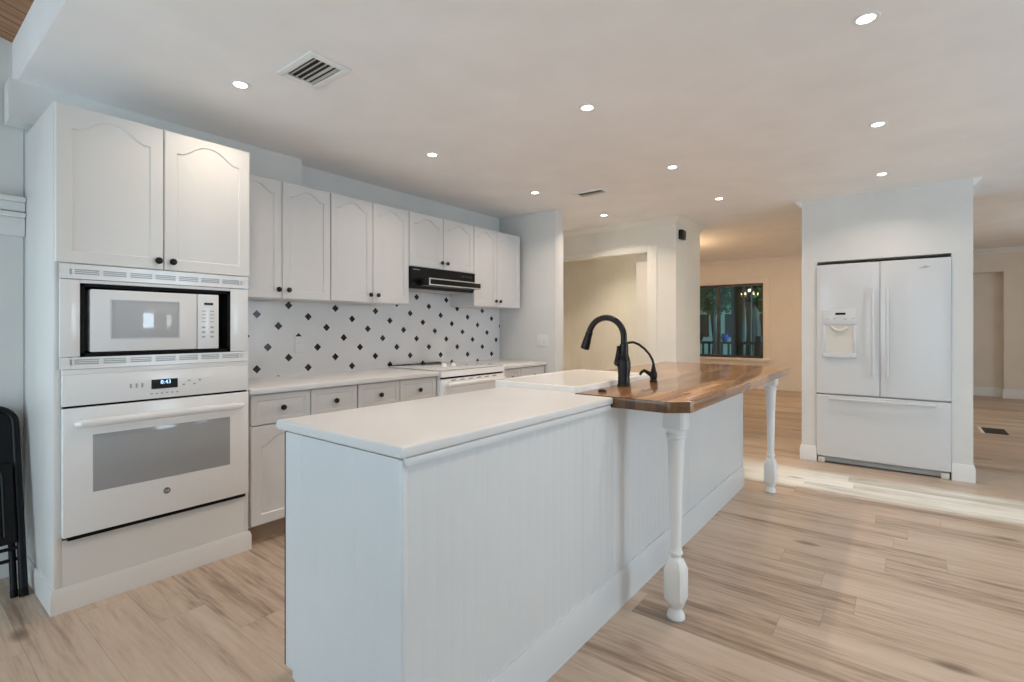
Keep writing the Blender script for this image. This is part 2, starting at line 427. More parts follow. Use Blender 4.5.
# right hand wall with the narrow glass door and two windows, rear wall with windows (behind the camera)
wg = MB()
for a, b in ((-3.6, 2.1), (3.2, 4.32), (4.95, 7.7), (9.5, 12.4)): wg.box(a, b, -3.25, -3.10, 0, 3.72)
for a, b, z0, z1 in ((2.1, 3.2, 0.15, 2.3), (4.32, 4.95, 0.05, 2.15), (7.7, 9.5, 0.45, 2.15)):
    wg.box(a, b, -3.25, -3.10, 0, z0); wg.box(a, b, -3.25, -3.10, z1, 3.72)
struct('wall_right', wg, M_wall, smooth=False)
we = MB()
for a, b in ((-3.2, -1.95), (0.15, 1.6), (3.1, 3.44)): we.box(-2.0, -1.85, a, b, 0, 3.72)
for a, b in ((-1.95, 0.15), (1.6, 3.1)):
    we.box(-2.0, -1.85, a, b, 0, 0.15); we.box(-2.0, -1.85, a, b, 2.15, 3.72)
struct('wall_rear', we, M_wall, smooth=False)
# opaque panels added in those window openings to block the sun
struct('window_2', B(2.1, 3.2, -3.19, -3.17, 0.15, 2.3), M_sunblock, smooth=False)
struct('window_3', B(7.7, 9.5, -3.19, -3.17, 0.45, 2.15), M_sunblock, smooth=False)
struct('window_4', B(-1.95, -1.93, -1.95, 0.15, 0.15, 2.15), M_sunblock, smooth=False)
struct('window_5', B(-1.95, -1.93, 1.6, 3.1, 0.15, 2.15), M_sunblock, smooth=False)
fr = MB()
for xx in (4.34, 4.93): fr.box(xx-0.02, xx+0.02, -3.22, -3.12, 0.05, 2.15)
fr.box(4.34, 4.93, -3.22, -3.12, 0.05, 0.12); fr.box(4.34, 4.93, -3.22, -3.12, 2.10, 2.15)
struct('door_1', fr, M_trim, smooth=False)

# trim ------------------------------------------------------------
crown = [(0, 0), (0.055, 0), (0.055, -0.012), (0.036, -0.026), (0.018, -0.046), (0.012, -0.06), (0, -0.06)]
t = MB()
t.extr(crown, (5.25, 3.42, KC), (5.25, 1.895, KC), (-1, 0, 0), (0, 0, 1), 0, 1)
t.extr(crown, (5.25, 1.895, KC), (6.04, 1.895, KC), (0, -1, 0), (0, 0, 1), 1, 0)
struct('trim_1', t, M_wallc)
t = MB()
t.extr(crown, (5.30, 0.741, KC), (6.10, 0.741, KC), (0, 1, 0), (0, 0, 1))
t.extr(crown, (5.30, -0.428, KC), (6.10, -0.428, KC), (0, -1, 0), (0, 0, 1))
struct('trim_2', t, M_trim)
t = MB()
t.extr(crown, (XF, -0.1, FC), (XF, 4.55, FC), (-1, 0, 0), (0, 0, 1.2))
struct('trim_3', t, M_wallf)
t = MB(); t.extr([(a*1.4, b*1.5) for a, b in crown], (12.0, -3.2, FC), (12.0, -0.1, FC), (-1, 0, 0), (0, 0, 1))
struct('trim_4', t, M_trim)
# casing of the pantry opening
t = MB(); t.box(5.238, 5.25, 2.10, 2.21, 0, 2.10, b=0.004); t.box(5.238, 5.25, 2.21, 3.42, 2.032, 2.10, b=0.004)
struct('trim_5', t, M_wallc)
# moulded ledge on the boarded wall
t = MB()
t.box(-1.84, 0.482, 3.385, 3.44, 1.820, 1.845, b=0.005); t.box(-1.84, 0.482, 3.405, 3.44, 1.775, 1.820, b=0.004)
t.box(-1.84, 0.482, 3.392, 3.44, 1.745, 1.770, b=0.005); t.box(-1.84, 0.482, 3.412, 3.44, 1.655, 1.745, b=0.004)
struct('trim_6', t, M_trim)
def base_prof(h, p): return [(0, 0), (p, 0), (p, h*0.78), (p*0.45, h), (0, h)]
t = MB(); bp = base_prof(0.135, 0.014)
t.extr(bp, (5.30, 0.6205, 0), (5.30, 0.741, 0), (-1, 0, 0), (0, 0, 1), 0, 1); t.extr(bp, (5.30, 0.741, 0), (6.1, 0.741, 0), (0, 1, 0), (0, 0, 1), 1, 0)
t.extr(bp, (5.30, -0.428, 0), (5.30, -0.3005, 0), (-1, 0, 0), (0, 0, 1), 1, 0); t.extr(bp, (5.30, -0.428, 0), (6.1, -0.428, 0), (0, -1, 0), (0, 0, 1), 1, 0)
struct('baseboard_fridge', t, M_trim)
t = MB(); bp = base_prof(0.16, 0.016)
t.extr(bp, (XF, -0.1, 0), (XF, 4.55, 0), (-1, 0, 0), (0, 0, 1)); struct('baseboard_far', t, M_wallf)
t = MB()
t.extr(bp, (12.0, -3.1, 0), (12.0, -1.36, 0), (-1, 0, 0), (0, 0, 1)); t.extr(bp, (12.22, -1.36, 0), (12.22, -0.1, 0), (-1, 0, 0), (0, 0, 1))
t.extr(bp, (11.984, -1.36, 0), (12.22, -1.36, 0), (0, 1, 0), (0, 0, 1)); struct('baseboard_recess', t, M_trim)
t = MB(); t.extr(bp, (5.25, 1.86, 0), (5.25, 2.10, 0), (-1, 0, 0), (0, 0, 1)); t.extr(bp, (5.25, 1.895, 0), (6.04, 1.895, 0), (0, -1, 0), (0, 0, 1))
struct('baseboard_pantry', t, M_wallc)
t = MB(); t.extr(bp, (0.482, 3.44, 0), (-1.84, 3.44, 0), (0, -1, 0), (0, 0, 1)); struct('baseboard_left', t, M_trim)

# far window -------------------------------------------------------
wn = MB(); X0 = XF-0.018
wn.box(X0, XF, WY0-0.115, WY0, WZ0-0.02, WZ1+0.10, b=0.004); wn.box(X0, XF, WY1, WY1+0.115, WZ0-0.02, WZ1+0.10, b=0.004)
wn.box(X0, XF, WY0, WY1, WZ1, WZ1+0.10, b=0.004)
wn.box(XF-0.085, XF, WY0-0.15, WY1+0.15, WZ0-0.045, WZ0, b=0.006); wn.box(X0, XF, WY0-0.115, WY1+0.115, WZ0-0.10, WZ0-0.045, b=0.004)
w1 = struct('window_1', wn, M_wallf)
sash = MB(); xa, xb = XF+0.04, XF+0.09
sash.box(xa, xb, WY0, WY0+0.03, WZ0, WZ1); sash.box(xa, xb, WY1-0.03, WY1, WZ0, WZ1)
sash.box(xa, xb, WY0, WY1, WZ0, WZ0+0.05); sash.box(xa, xb, WY0, WY1, WZ1-0.05, WZ1)
sash.box(xa-0.01, xb, 3.02, 3.075, WZ0, WZ1)
sash.build('window_frame', mat('dark_window_frame', (0.05, 0.045, 0.04), 0.4), w1, smooth=False)
B(XF+0.060, XF+0.066, WY0+0.02, WY1-0.02, WZ0+0.03, WZ1-0.03).build('window_pane', M_glass, w1, smooth=False)

# ================================================================== TALL OVEN CABINET
YT = 2.82                      # carcass front
tc = thing('oven_cabinet', 'tall white cabinet housing the built-in oven and microwave', 'cabinet', (0.884, 3.1, 0))
c = MB()
c.box(0.484, 0.512, YT, 3.415, 0, 2.161, b=0.002); c.box(1.259, 1.281, YT, 3.415, 0, 2.161, b=0.002)
c.box(0.512, 1.259, 3.39, 3.415, 0, 2.161)
c.box(0.512, 1.259, YT, 3.39, 1.483, 1.50); c.box(0.512, 1.259, YT, 3.39, 2.14, 2.161)
c.box(0.512, 1.259, YT, 3.39, 1.040, 1.060); c.box(0.512, 1.259, YT, 2.84, 0, 0.300); c.box(0.512, 1.259, 2.84, 3.39, 0.27, 0.300)
c.build('carcass', M_cabt, tc)
t = MB(); bp = base_prof(0.10, 0.012)
t.extr(bp, (0.484, YT, 0), (1.281, YT, 0), (0, -1, 0), (0, 0, 1), 1, 1); t.extr(bp, (0.484, YT, 0), (0.484, 3.38, 0), (-1, 0, 0), (0, 0, 1), 1, 0)
t.build('baseboard', M_cabt, tc)
def knob(x, y, z, parent, r=0.0165):
    return MB().lathe((x, y, z), [(0.004, 0.0), (0.005, -0.010), (r*0.75, -0.014), (r, -0.019), (r*0.92, -0.025), (r*0.5, -0.029), (0.001, -0.030)], 14, 'y').build('knob', M_bronze, parent)
def door(x0, x1, z0, z1, y, parent, kx, kz, arch=0.045, m=0.058, name='door', th=0.019, wide=0.028, mt=None, pm=None):
    d = MB().door(x0, x1, z0, z1, y, th, m, arch, wide=wide, mt=mt).build(name, pm or M_cab, parent, angle=22)
    if kx is not None: knob(kx, y, kz, d)
    return d
door(0.486, 0.877, 1.484, 2.158, 2.80, tc, 0.853, 1.525, 0.062, 0.052, mt=0.036, wide=0.034, pm=M_cabt)
door(0.881, 1.280, 1.484, 2.158, 2.80, tc, 0.912, 1.525, 0.062, 0.052, mt=0.036, wide=0.034, pm=M_cabt)

# microwave with its trim kit --------------------------------------
tk = thing('microwave_trim_kit', 'white louvred frame around the built-in microwave in the oven cabinet', 'trim kit', (0.884, 2.80, 1.04))
f = MB()
f.box(0.500, 0.567, 2.799, 2.818, 1.082, 1.415, b=0.003); f.box(1.180, 1.270, 2.799, 2.818, 1.082, 1.415, b=0.003)
f.box(0.567, 1.180, 2.799, 2.818, 1.400, 1.415, b=0.002); 
f.build('frame', M_app, tk)
bk = MB()
bk.box(0.567, 0.582, 2.800, 3.30, 1.085, 1.400); bk.box(1.166, 1.180, 2.800, 3.30, 1.085, 1.400)
bk.box(0.567, 1.180, 2.800, 3.30, 1.386, 1.400); bk.box(0.567, 1.180, 2.800, 3.30, 1.080, 1.096); bk.box(0.567, 1.180, 3.28, 3.30, 1.085, 1.400)
bk.build('cavity_liner', M_blackm, tk, smooth=False)
def louvre(z0, z1, bars):
    v = MB()
    for b0, b1 in bars: v.box(0.500, 1.270, 2.796, 2.806, b0, b1)
    for k in range(8):
        xx = 0.540 + k*(1.230-0.540)/7
        v.box(xx-0.008, xx+0.008, 2.797, 2.8055, z0+0.004, z1-0.004)
    v.box(0.501, 0.540, 2.797, 2.8055, z0+0.004, z1-0.004); v.box(1.230, 1.269, 2.797, 2.8055, z0+0.004, z1-0.004)
    l = v.build('louvre', M_app, tk)
    B(0.500, 1.270, 2.8055, 2.818, z0, z1).build('louvre_backing', M_appg, l, smooth=False)
louvre(1.417, 1.480, [(1.458, 1.480), (1.4495, 1.4535), (1.4415, 1.4455), (1.417, 1.437)])
louvre(1.030, 1.080, [(1.071, 1.080), (1.0625, 1.0665), (1.054, 1.058), (1.030, 1.049)])
mw = thing('microwave', 'white countertop-style microwave set into the black-edged cavity above the oven', 'microwave', (0.86, 2.9, 1.098))
B(0.600, 1.120, 2.815, 3.18, 1.101, 1.376, b=0.006).build('casing', M_app, mw)
dr = B(0.600, 1.018, 2.790, 2.814, 1.101, 1.376, b=0.005).build('door', M_app, mw)
B(0.676, 0.936, 2.7885, 2.790, 1.162, 1.328, b=0.0005).build('window', M_mwg, dr)
t = MB(); t.box(0.671, 0.676, 2.787, 2.790, 1.157, 1.333); t.box(0.936, 0.941, 2.787, 2.790, 1.157, 1.333)
t.box(0.676, 0.936, 2.787, 2.790, 1.328, 1.333); t.box(0.676, 0.936, 2.787, 2.790, 1.157, 1.162)
t.build('window_frame', M_appg, dr)
cp = B(1.021, 1.120, 2.790, 2.814, 1.101, 1.376, b=0.004).build('control_panel', M_app, mw)
B(1.050, 1.092, 2.788, 2.790, 1.323, 1.334).build('display', M_screen, cp)
t = Multi()
for r_ in range(4):
    for q in range(2): t.box(1.040+q*0.038, 1.058+q*0.038, 2.7885, 2.790, 1.290-r_*0.018, 1.294-r_*0.018)
for r_ in range(3):
    for q in range(2): t.box(1.040+q*0.040, 1.055+q*0.040, 2.7885, 2.790, 1.205-r_*0.024, 1.214-r_*0.024)
t.build('button_mark', M_grey, cp)

# wall oven ---------------------------------------------------------
ov = thing('built_in_oven', 'white built-in wall oven with a horizontal bar handle under the microwave', 'oven', (0.884, 2.9, 0.302))
B(0.516, 1.254, 2.822, 3.32, 0.312, 1.020).build('casing', M_appg, ov)
cp = MB().box(0.507, 1.268, 2.795, 2.8185, 0.872, 1.005, b=0.004).box(0.507, 1.268, 2.800, 2.8185, 1.005, 1.029, b=0.003).build('control_panel', M_app, ov)
B(0.826, 0.934, 2.792, 2.795, 0.918, 0.962).build('display', M_screen, cp)
text_part('clock_digits', '8:43', 0.026, (0.884, 2.7915, 0.948), ROT_NEG_Y, M_digit, cp)
t = Multi()
for k in range(6): t.box(0.822+k*0.021, 0.832+k*0.021, 2.7935, 2.795, 0.893, 0.899)
for k in range(3): t.box(0.742+k*0.022, 0.750+k*0.022, 2.7935, 2.795, 0.93, 0.95)
for k in range(4): t.box(0.955+k*0.024, 0.966+k*0.024, 2.7935, 2.795, 0.925+0.018*(k % 2), 0.932+0.018*(k % 2))
t.build('button_mark', M_grey, cp)
B(0.512, 1.264, 2.806, 2.8185, 0.863, 0.872).build('vent_gap', M_blackm, ov, smooth=False)
dr = B(0.507, 1.268, 2.785, 2.8185, 0.318, 0.863, b=0.005).build('door', M_app, ov)
B(0.607, 1.172, 2.7835, 2.786, 0.492, 0.742, b=0.001).build('window', M_ovg, dr)
hd = MB(); hd.tube([(0.545, 2.755, 0.800), (0.56, 2.742, 0.800), (0.60, 2.738, 0.801), (0.884, 2.735, 0.803), (1.17, 2.738, 0.801), (1.21, 2.742, 0.800), (1.225, 2.755, 0.800)], [0.012, 0.016, 0.018, 0.019, 0.018, 0.016, 0.012], 14)
hd.box(0.548, 0.575, 2.742, 2.786, 0.787, 0.813, b=0.004); hd.box(1.195, 1.222, 2.742, 2.786, 0.787, 0.813, b=0.004)
hd.build('handle', M_app, dr)
em = MB().lathe((0.886, 2.785, 0.428), [(0.0145, 0), (0.0145, -0.003), (0.001, -0.0032)], 24, 'y').build('emblem', mat('dark_grey_badge', (0.14, 0.14, 0.15), 0.4), dr)
text_part('emblem_letters', 'GE', 0.017, (0.886, 2.7812, 0.428), ROT_NEG_Y, M_app, em)
B(0.526, 1.254, 2.795, 2.8185, 0.301, 0.317).build('bottom_vent', M_blackm, ov, smooth=False)

# ================================================================== WALL CABINETS
YU = 3.10
def wall_cab(label, x0, x1, z0, z1, xm, arch=0.05):
    r = thing('wall_cabinet', label, 'cabinet', ((x0+x1)/2, 3.27, z0), 'wall cabinets over the counter')
    c = MB(); y0 = YU + 0.021
    c.box(x0+0.001, x0+0.018, y0, 3.408, z0, z1); c.box(x1-0.018, x1-0.001, y0, 3.408, z0, z1)
    c.box(x0+0.018, x1-0.018, y0, 3.408, z0, z0+0.018); c.box(x0+0.018, x1-0.018, y0, 3.408, z1-0.018, z1); c.box(x0+0.018, x1-0.018, 3.395, 3.408, z0, z1)
    c.box(xm-0.02, xm+0.02, y0, y0+0.018, z0, z1)
    c.build('carcass', M_cab, r)
    kz = z0 + 0.055
    door(x0+0.002, xm-0.002, z0, z1-0.001, YU, r, xm-0.030, kz, arch, 0.048, mt=0.036)
    door(xm+0.002, x1-0.002, z0, z1-0.001, YU, r, xm+0.036, kz, arch, 0.048, mt=0.036)
    return r
wall_cab('white wall cabinet with arched doors right beside the tall oven cabinet', 1.283, 1.958, 1.393, 2.135, 1.618)
wall_cab('white wall cabinet with arched doors just left of the range hood', 1.960, 2.652, 1.395, 2.137, 2.307)
wall_cab('short white wall cabinet mounted directly above the black range hood', 2.654, 3.416, 1.702, 2.139, 3.030)
wall_cab('white wall cabinet right of the hood against the end wall', 3.418, 4.120, 1.408, 2.141, 3.746)

# range hood ---------------------------------------------------------
rh = thing('range_hood', 'black under-cabinet range hood with a slide-out visor', 'range hood', (3.028, 3.25, 1.53))
prof = [(3.085, 1.699), (3.085, 1.565), (3.11, 1.525), (3.40, 1.525), (3.40, 1.699)]
MB().rings([[(2.657, a, b) for a, b in prof], [(3.412, a, b) for a, b in prof]]).build('shell', M_black, rh)
vs = B(2.725, 3.335, 2.945, 3.084, 1.546, 1.602, b=0.004).build('visor', M_black, rh)
t = MB(); yv0, yv1 = 2.940, 2.945
t.box(2.722, 3.338, yv0, yv1, 1.594, 1.602); t.box(2.722, 3.338, yv0, yv1, 1.546, 1.554); t.box(2.722, 2.731, yv0, yv1, 1.554, 1.594); t.box(3.329, 3.338, yv0, yv1, 1.554, 1.594)

t.build('visor_trim', M_silver, vs)
t = MB()
for k in range(4): t.box(3.24+k*0.035, 3.262+k*0.035, 3.080, 3.086, 1.655, 1.668)
t.build('switch_bank', mat('hood_switches', (0.06, 0.06, 0.06), 0.4), rh)
B(2.680, 2.747, 3.0835, 3.085, 1.674, 1.679).build('name_strip', M_grey, rh)
B(2.68, 3.38, 3.13, 3.38, 1.521, 1.526).build('filter', M_grey, rh)

# ================================================================== BASE CABINETS, COUNTER, RANGE
YB = 2.83; ZC = 0.873; ZU = 0.838
def base_cab(label, x0, x1, xm):
    r = thing('base_cabinet', label, 'cabinet', ((x0+x1)/2, 3.12, 0), 'base cabinets along the tiled wall')
    c = MB(); y0 = YB+0.021
    c.box(x0+0.001, x0+0.018, y0, 3.41, 0.10, ZU); c.box(x1-0.018, x1-0.001, y0, 3.41, 0.10, ZU)
    c.box(x0+0.018, x1-0.018, y0, 3.41, 0.10, 0.118); c.box(x0+0.018, x1-0.018, 3.395, 3.41, 0.118, ZU)
    c.box(x0+0.018, x1-0.018, y0, y0+0.018, 0.63, 0.66); c.box(x0+0.018, x1-0.018, y0, y0+0.018, 0.80, ZU); c.box(xm-0.02, xm+0.02, y0, y0+0.018, 0.118, ZU)
    c.build('carcass', M_cab, r)
    B(x0+0.001, x1-0.001, YB+0.07, YB+0.09, 0, 0.10).build('toe_kick', M_rawwood, r, smooth=False)
    for a, b, kx in ((x0+0.004, xm-0.002, xm-0.045), (xm+0.002, x1-0.004, xm+0.045)):
        door(a, b, 0.664, 0.832, YB, r, (a+b)/2, 0.750, 0.0, 0.032, 'drawer', wide=0.022)
        door(a, b, 0.108, 0.658, YB, r, kx, 0.60, 0.06, 0.055)
    return r
base_cab('white base cabinet next to the tall oven cabinet', 1.296, 1.986, 1.655)
base_cab('white base cabinet touching the left side of the range', 1.988, 2.694, 2.337)
base_cab('white base cabinet in the corner right of the range', 3.470, 4.160, 3.773)

def counter(name, label, x0, x1):
    m = MB(); m.box(x0, x1, 2.800, 3.405, ZU+0.001, ZC, b=0.006, seg=3)
    o = m.build(name, M_lam, None); return tag(o, label, 'countertop', 'wall countertops')
counter('countertop', 'long white countertop between the tall oven cabinet and the range', 1.284, 2.697)
counter('countertop', 'short white countertop right of the range against the end wall', 3.468, 4.166)
bs = B(1.284, 4.166, 3.4085, 3.4195, ZC-0.03, 1.72).build('backsplash', M_tile, None, smooth=False)
tag(bs, 'white tiled backsplash with small black diamonds behind the counter', 'backsplash')

rg = thing('range', 'white slide-in electric range under the black hood', 'range', (3.083, 3.1, 0))
B(2.700, 3.464, 2.812, 3.36, 0.03, 0.872).build('casing', M_app, rg)
ct = MB(); ct.box(2.699, 3.465, 2.790, 3.405, 0.8735, 0.888, b=0.005); ct.build('cooktop', M_ctop, rg)
bt = MB(); bt.box(2.705, 3.28, 3.385, 3.404, 0.8885, 0.893); bt.build('rear_trim', M_blackm, rg)
cpn = MB(); cpn.rings([[(2.700, 2.790, 0.872), (2.700, 2.782, 0.826), (2.700, 2.811, 0.826), (2.700, 2.811, 0.872)], [(3.464, 2.790, 0.872), (3.464, 2.782, 0.826), (3.464, 2.811, 0.826), (3.464, 2.811, 0.872)]]).build('front_panel', M_app, rg)
B(2.712, 3.452, 2.795, 2.811, 0.812, 0.826).build('vent_gap', M_blackm, rg, smooth=False)
dd = MB().box(2.702, 3.462, 2.780, 2.811, 0.20, 0.810, b=0.005).build('door', M_app, rg)
hd = MB(); hd.tube([(2.735, 2.745, 0.768), (2.76, 2.735, 0.77), (3.08, 2.728, 0.771), (3.40, 2.735, 0.77), (3.43, 2.745, 0.768)], [0.014, 0.019, 0.020, 0.019, 0.014], 12)
hd.box(2.74, 2.77, 2.74, 2.781, 0.757, 0.781, b=0.004); hd.box(3.395, 3.425, 2.74, 2.781, 0.757, 0.781, b=0.004)
hd.build('handle', M_app, dd)
t = Multi()
for k in range(6): t.box(2.80+k*0.10, 2.85+k*0.10, 2.7785, 2.781, 0.796, 0.801)
t.build('vent_slot', M_blackm, dd, smooth=False)
B(2.80, 3.36, 2.7785, 2.7805, 0.36, 0.66).build('window', M_ovg, dd)
B(2.702, 3.462, 2.783, 2.811, 0.04, 0.19, b=0.005).build('drawer', M_app, rg)
for kx, ky in ((2.925, 2.985), (3.03, 2.985)):
    MB().lathe((kx, ky, 0.8885), [(0.024, 0), (0.024, 0.006), (0.019, 0.010), (0.017, 0.024), (0.013, 0.027), (0.001, 0.0275)], 18).build('control_knob', M_app, rg)
for cx, cy, r_ in ((2.90, 3.22, 0.10), (3.27, 3.24, 0.08), (3.26, 2.98, 0.10)):
    a = [[(cx+rr*cos(2*pi*k/36), cy+rr*sin(2*pi*k/36), 0.8884) for k in range(36)] for rr in (r_, r_-0.006)]
    MB().rings(a, False, False).build('burner_ring', M_grey, rg, smooth=False)
for cx, cy in ((3.15, 2.88), (3.42, 2.90)):
    MB().lathe((cx, cy, 0.8884), [(0.024, 0), (0.024, 0.0015), (0.016, 0.002), (0.001, 0.002)], 18).build('knob_ring', M_grey, rg)

# outlets and switch --------------------------------------------------
op = thing('outlet_plate', 'white outlet plate on the tiled backsplash left of the range', 'outlet', (1.905, 3.406, 1.10))
B(1.868, 1.942, 3.402, 3.408, 1.028, 1.146, b=0.003).build('plate', M_plate, op)
for zz in (1.066, 1.108): B(1.888, 1.922, 3.4005, 3.402, zz-0.015, zz+0.015, b=0.0006).build('socket', M_plate, op)
sw = thing('switch_plate', 'white double switch plate on the end wall above the short countertop', 'switch', (4.168, 2.855, 1.08))
B(4.162, 4.1685, 2.790, 2.920, 1.022, 1.140, b=0.002).build('plate', M_trim, sw)
for yy in (2.827, 2.883): B(4.159, 4.162, yy-0.014, yy+0.014, 1.055, 1.107, b=0.001).build('rocker', M_app, sw)

# black device on the return wall
sb = thing('wall_speaker', 'small black box with a round grille high on the pantry corner wall', 'speaker', (5.378, 1.89, 2.15))
B(5.318, 5.438, 1.850, 1.893, 2.155, 2.255, b=0.006).build('body', M_black, sb)
MB().lathe((5.378, 1.850, 2.205), [(0.036, 0), (0.036, -0.004), (0.030, -0.004), (0.026, 0.0), (0.001, -0.001)], 20, 'y').build('grille', mat('speaker_grille', (0.06, 0.05, 0.045), 0.5), sb)

# ================================================================== FRIDGE
fg = thing('refrigerator', 'white french door refrigerator with ice dispenser recessed in the wall', 'refrigerator', (5.6, 0.16, 0))
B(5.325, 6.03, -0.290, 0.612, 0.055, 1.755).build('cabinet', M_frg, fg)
def bow(y0, y1, z0, z1, b=0.012):
    m = MB(); n = 14; rs = []
    for i in range(n+1):
        s_ = i/n; y = y0+(y1-y0)*s_; e = 0.014*(1-(2*s_-1)**2)
        edge = 0.004*max(0, 1-min(s_, 1-s_)*14)
        xf = 5.276-e*0.5+edge
        rs.append([(xf+0.006, y, z0), (xf, y, z0+0.006), (xf, y, z1-0.006), (xf+0.006, y, z1), (5.322, y, z1), (5.322, y, z0)])
    return m.rings(rs)
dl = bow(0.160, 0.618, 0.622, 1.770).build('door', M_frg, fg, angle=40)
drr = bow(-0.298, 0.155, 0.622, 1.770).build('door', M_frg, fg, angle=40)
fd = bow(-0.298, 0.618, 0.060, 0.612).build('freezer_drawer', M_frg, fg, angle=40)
def vhandle(y, parent):
    m = MB(); pts = []
    for i in range(13):
        s_ = i/12; pts.append((5.238-0.020*sin(pi*s_), y, 0.80+0.735*s_))
    m.tube([(5.275, y, 0.80)] + pts + [(5.275, y, 1.535)], [0.010]+[0.0125]*13+[0.010], 10)
    m.build('handle', M_frg, parent)
vhandle(0.205, dl); vhandle(0.108, drr)
m = MB(); pts = [(5.275, 0.52, 0.585)]+[(5.245-0.018*sin(pi*i/12), 0.52-0.72*i/12, 0.585) for i in range(13)]+[(5.275, -0.20, 0.585)]
m.tube(pts, [0.010]+[0.013]*13+[0.010], 10); m.build('handle', M_frg, fd)
ds = MB()
ds.box(5.258, 5.275, 0.318, 0.572, 1.235, 1.372, b=0.006)
ds.box(5.258, 5.275, 0.545, 0.572, 0.985, 1.235, b=0.005); ds.box(5.258, 5.275, 0.318, 0.345, 0.985, 1.235, b=0.005)
ds.box(5.246, 5.275, 0.318, 0.572, 0.945, 0.987, b=0.008)
disp = ds.build('dispenser', M_frg, dl)
B(5.2672, 5.2705, 0.345, 0.545, 0.985, 1.236).build('alcove', M_disp, disp, smooth=False)
MB().tube([(5.264, 0.505, 1.215), (5.255, 0.475, 1.19), (5.252, 0.445, 1.182), (5.255, 0.415, 1.19), (5.264, 0.385, 1.215)], 0.012, 10).build('spout', M_disp, disp)
B(5.2565, 5.260, 0.400, 0.476, 1.322, 1.340).build('display', M_screen, disp)
t = Multi()
for q, yy in enumerate((0.535, 0.48, 0.40, 0.345)): t.box(5.257, 5.259, yy-0.01, yy+0.01, 1.280+0.006*(q % 2), 1.288+0.006*(q % 2))
t.build('button_mark', M_grey, disp)
em = MB(); ring = []
pts = [(-0.04, -0.006), (-0.012, 0.002), (-0.004, 0.010), (0.010, 0.012), (0.024, 0.004), (0.042, 0.003), (0.02, -0.004), (0.0, -0.009)]
em.rings([[(5.2745, -0.135-a, 1.700+b) for a, b in pts], [(5.2665, -0.135-a, 1.700+b) for a, b in pts]])
em.build('emblem', M_grey, drr, smooth=False)
g = MB(); g.box(5.315, 5.325, -0.25, 0.57, 0.010, 0.052)
for k in range(20): g.box(5.309, 5.315, -0.235+k*0.04, -0.207+k*0.04, 0.022, 0.044)
g.build('base_grille', mat('fridge_grille', (0.5, 0.52, 0.52), 0.5), fg, smooth=False)
for yy in (0.585, -0.262):
    B(5.285, 5.345, yy-0.027, yy+0.027, 0.0, 0.05, b=0.006).build('foot', M_disp, fg)

# ================================================================== ISLAND
IY0, IY1 = 0.975, 1.535
isl = thing('kitchen_island', 'long white beadboard kitchen island in the middle of the room', 'island', (2.5, 1.25, 0))
def bead(x0, x1, y, z0, z1, pitch=0.052, gd=0.0006):
    # tongue and groove panel facing -y
    m = MB(); pts = []; x = x0; 
    n = max(1, round((x1-x0)/pitch)); p = (x1-x0)/n
    pts.append((x0, y))
    for i in range(n):
        a = x0+i*p; b = a+p
        pts += [(b-0.004, y), (b-0.002, y+gd), (b, y+gd)] if i < n-1 else [(b, y)]
        if i < n-1: pts += [(b+0.002, y)]
    poly = pts + [(x1, y+0.016), (x0, y+0.016)]
    m.rings([[(a, b, z0) for a, b in poly], [(a, b, z1) for a, b in poly]])
    return m
def beadx(y0, y1, x, z0, z1, pitch=0.052):
    m = bead(y0, y1, 0, z0, z1, pitch, 0.00035)
    for v in m.bm.verts: v.co = Vector((x+v.co.y, v.co.x, v.co.z))
    return m
beadx(IY0+0.014, IY1, 0.812, 0.145, 0.8795, 0.09).build('end_panel', M_isl, isl, angle=20)
t = MB(); t.prism([(0.812, IY0+0.014), (0.828, IY0+0.014), (0.828, IY1-0.055), (0.812, IY1-0.055)], 0.0, 0.145); t.build('plinth', M_isl, isl, smooth=False)
for a, b in ((0.828, 1.6915), (1.693, 2.9015), (2.903, 4.105)):
    bead(a, b, IY0, 0.02, 0.872).build('side_panel', M_isl, isl, angle=20)
B(0.808, 0.828, IY0-0.004, IY0+0.014, 0.0, 0.8795, b=0.004).build('corner_post', M_isl, isl)
B(4.105, 4.128, IY0-0.006, IY0+0.016, 0.0, 0.872, b=0.004).build('corner_post', M_isl, isl)
t = MB(); t.extr(base_prof(0.155, 0.014), (0.822, IY0, 0), (4.120, IY0, 0), (0, -1, 0), (0, 0, 1)); t.build('baseboard', M_isl, isl)
t = MB(); t.box(0.815, 1.905, IY0-0.014, IY0, 0.864, 0.8858, b=0.003); t.build('top_trim', M_isl, isl)
c = MB()
c.box(4.110, 4.128, IY0+0.016, IY1, 0.0, 0.872); c.box(0.828, 1.905, IY1-0.03, IY1-0.012, 0.10, 0.878); c.box(2.83, 4.11, IY1-0.03, IY1-0.012, 0.10, 0.872)
c.box(1.905, 2.83, IY1-0.03, IY1-0.012, 0.10, 0.66); c.box(0.83, 4.11, IY0+0.02, IY1-0.03, 0.10, 0.118); c.box(0.83, 4.11, IY1-0.09, IY1-0.075, 0, 0.10)
c.box(1.885, 1.903, IY0+0.02, IY1-0.03, 0.118, 0.878)
c.build('carcass', M_isl, isl, smooth=False)
B(0.812, 0.830, IY1-0.0005, IY1+0.006, 0.145, 0.880).build('edge_strip', M_blackm, isl, smooth=False)
wc = MB(); wc.prism([(0.796, 0.958), (1.916, 0.958), (1.916, 1.147), (1.952, 1.147), (1.952, 1.562), (0.796, 1.562)], 0.886, 0.917, b=0.009, seg=3)
o = wc.build('island_countertop', M_lam); tag(o, 'white countertop covering the near half of the island', 'countertop')

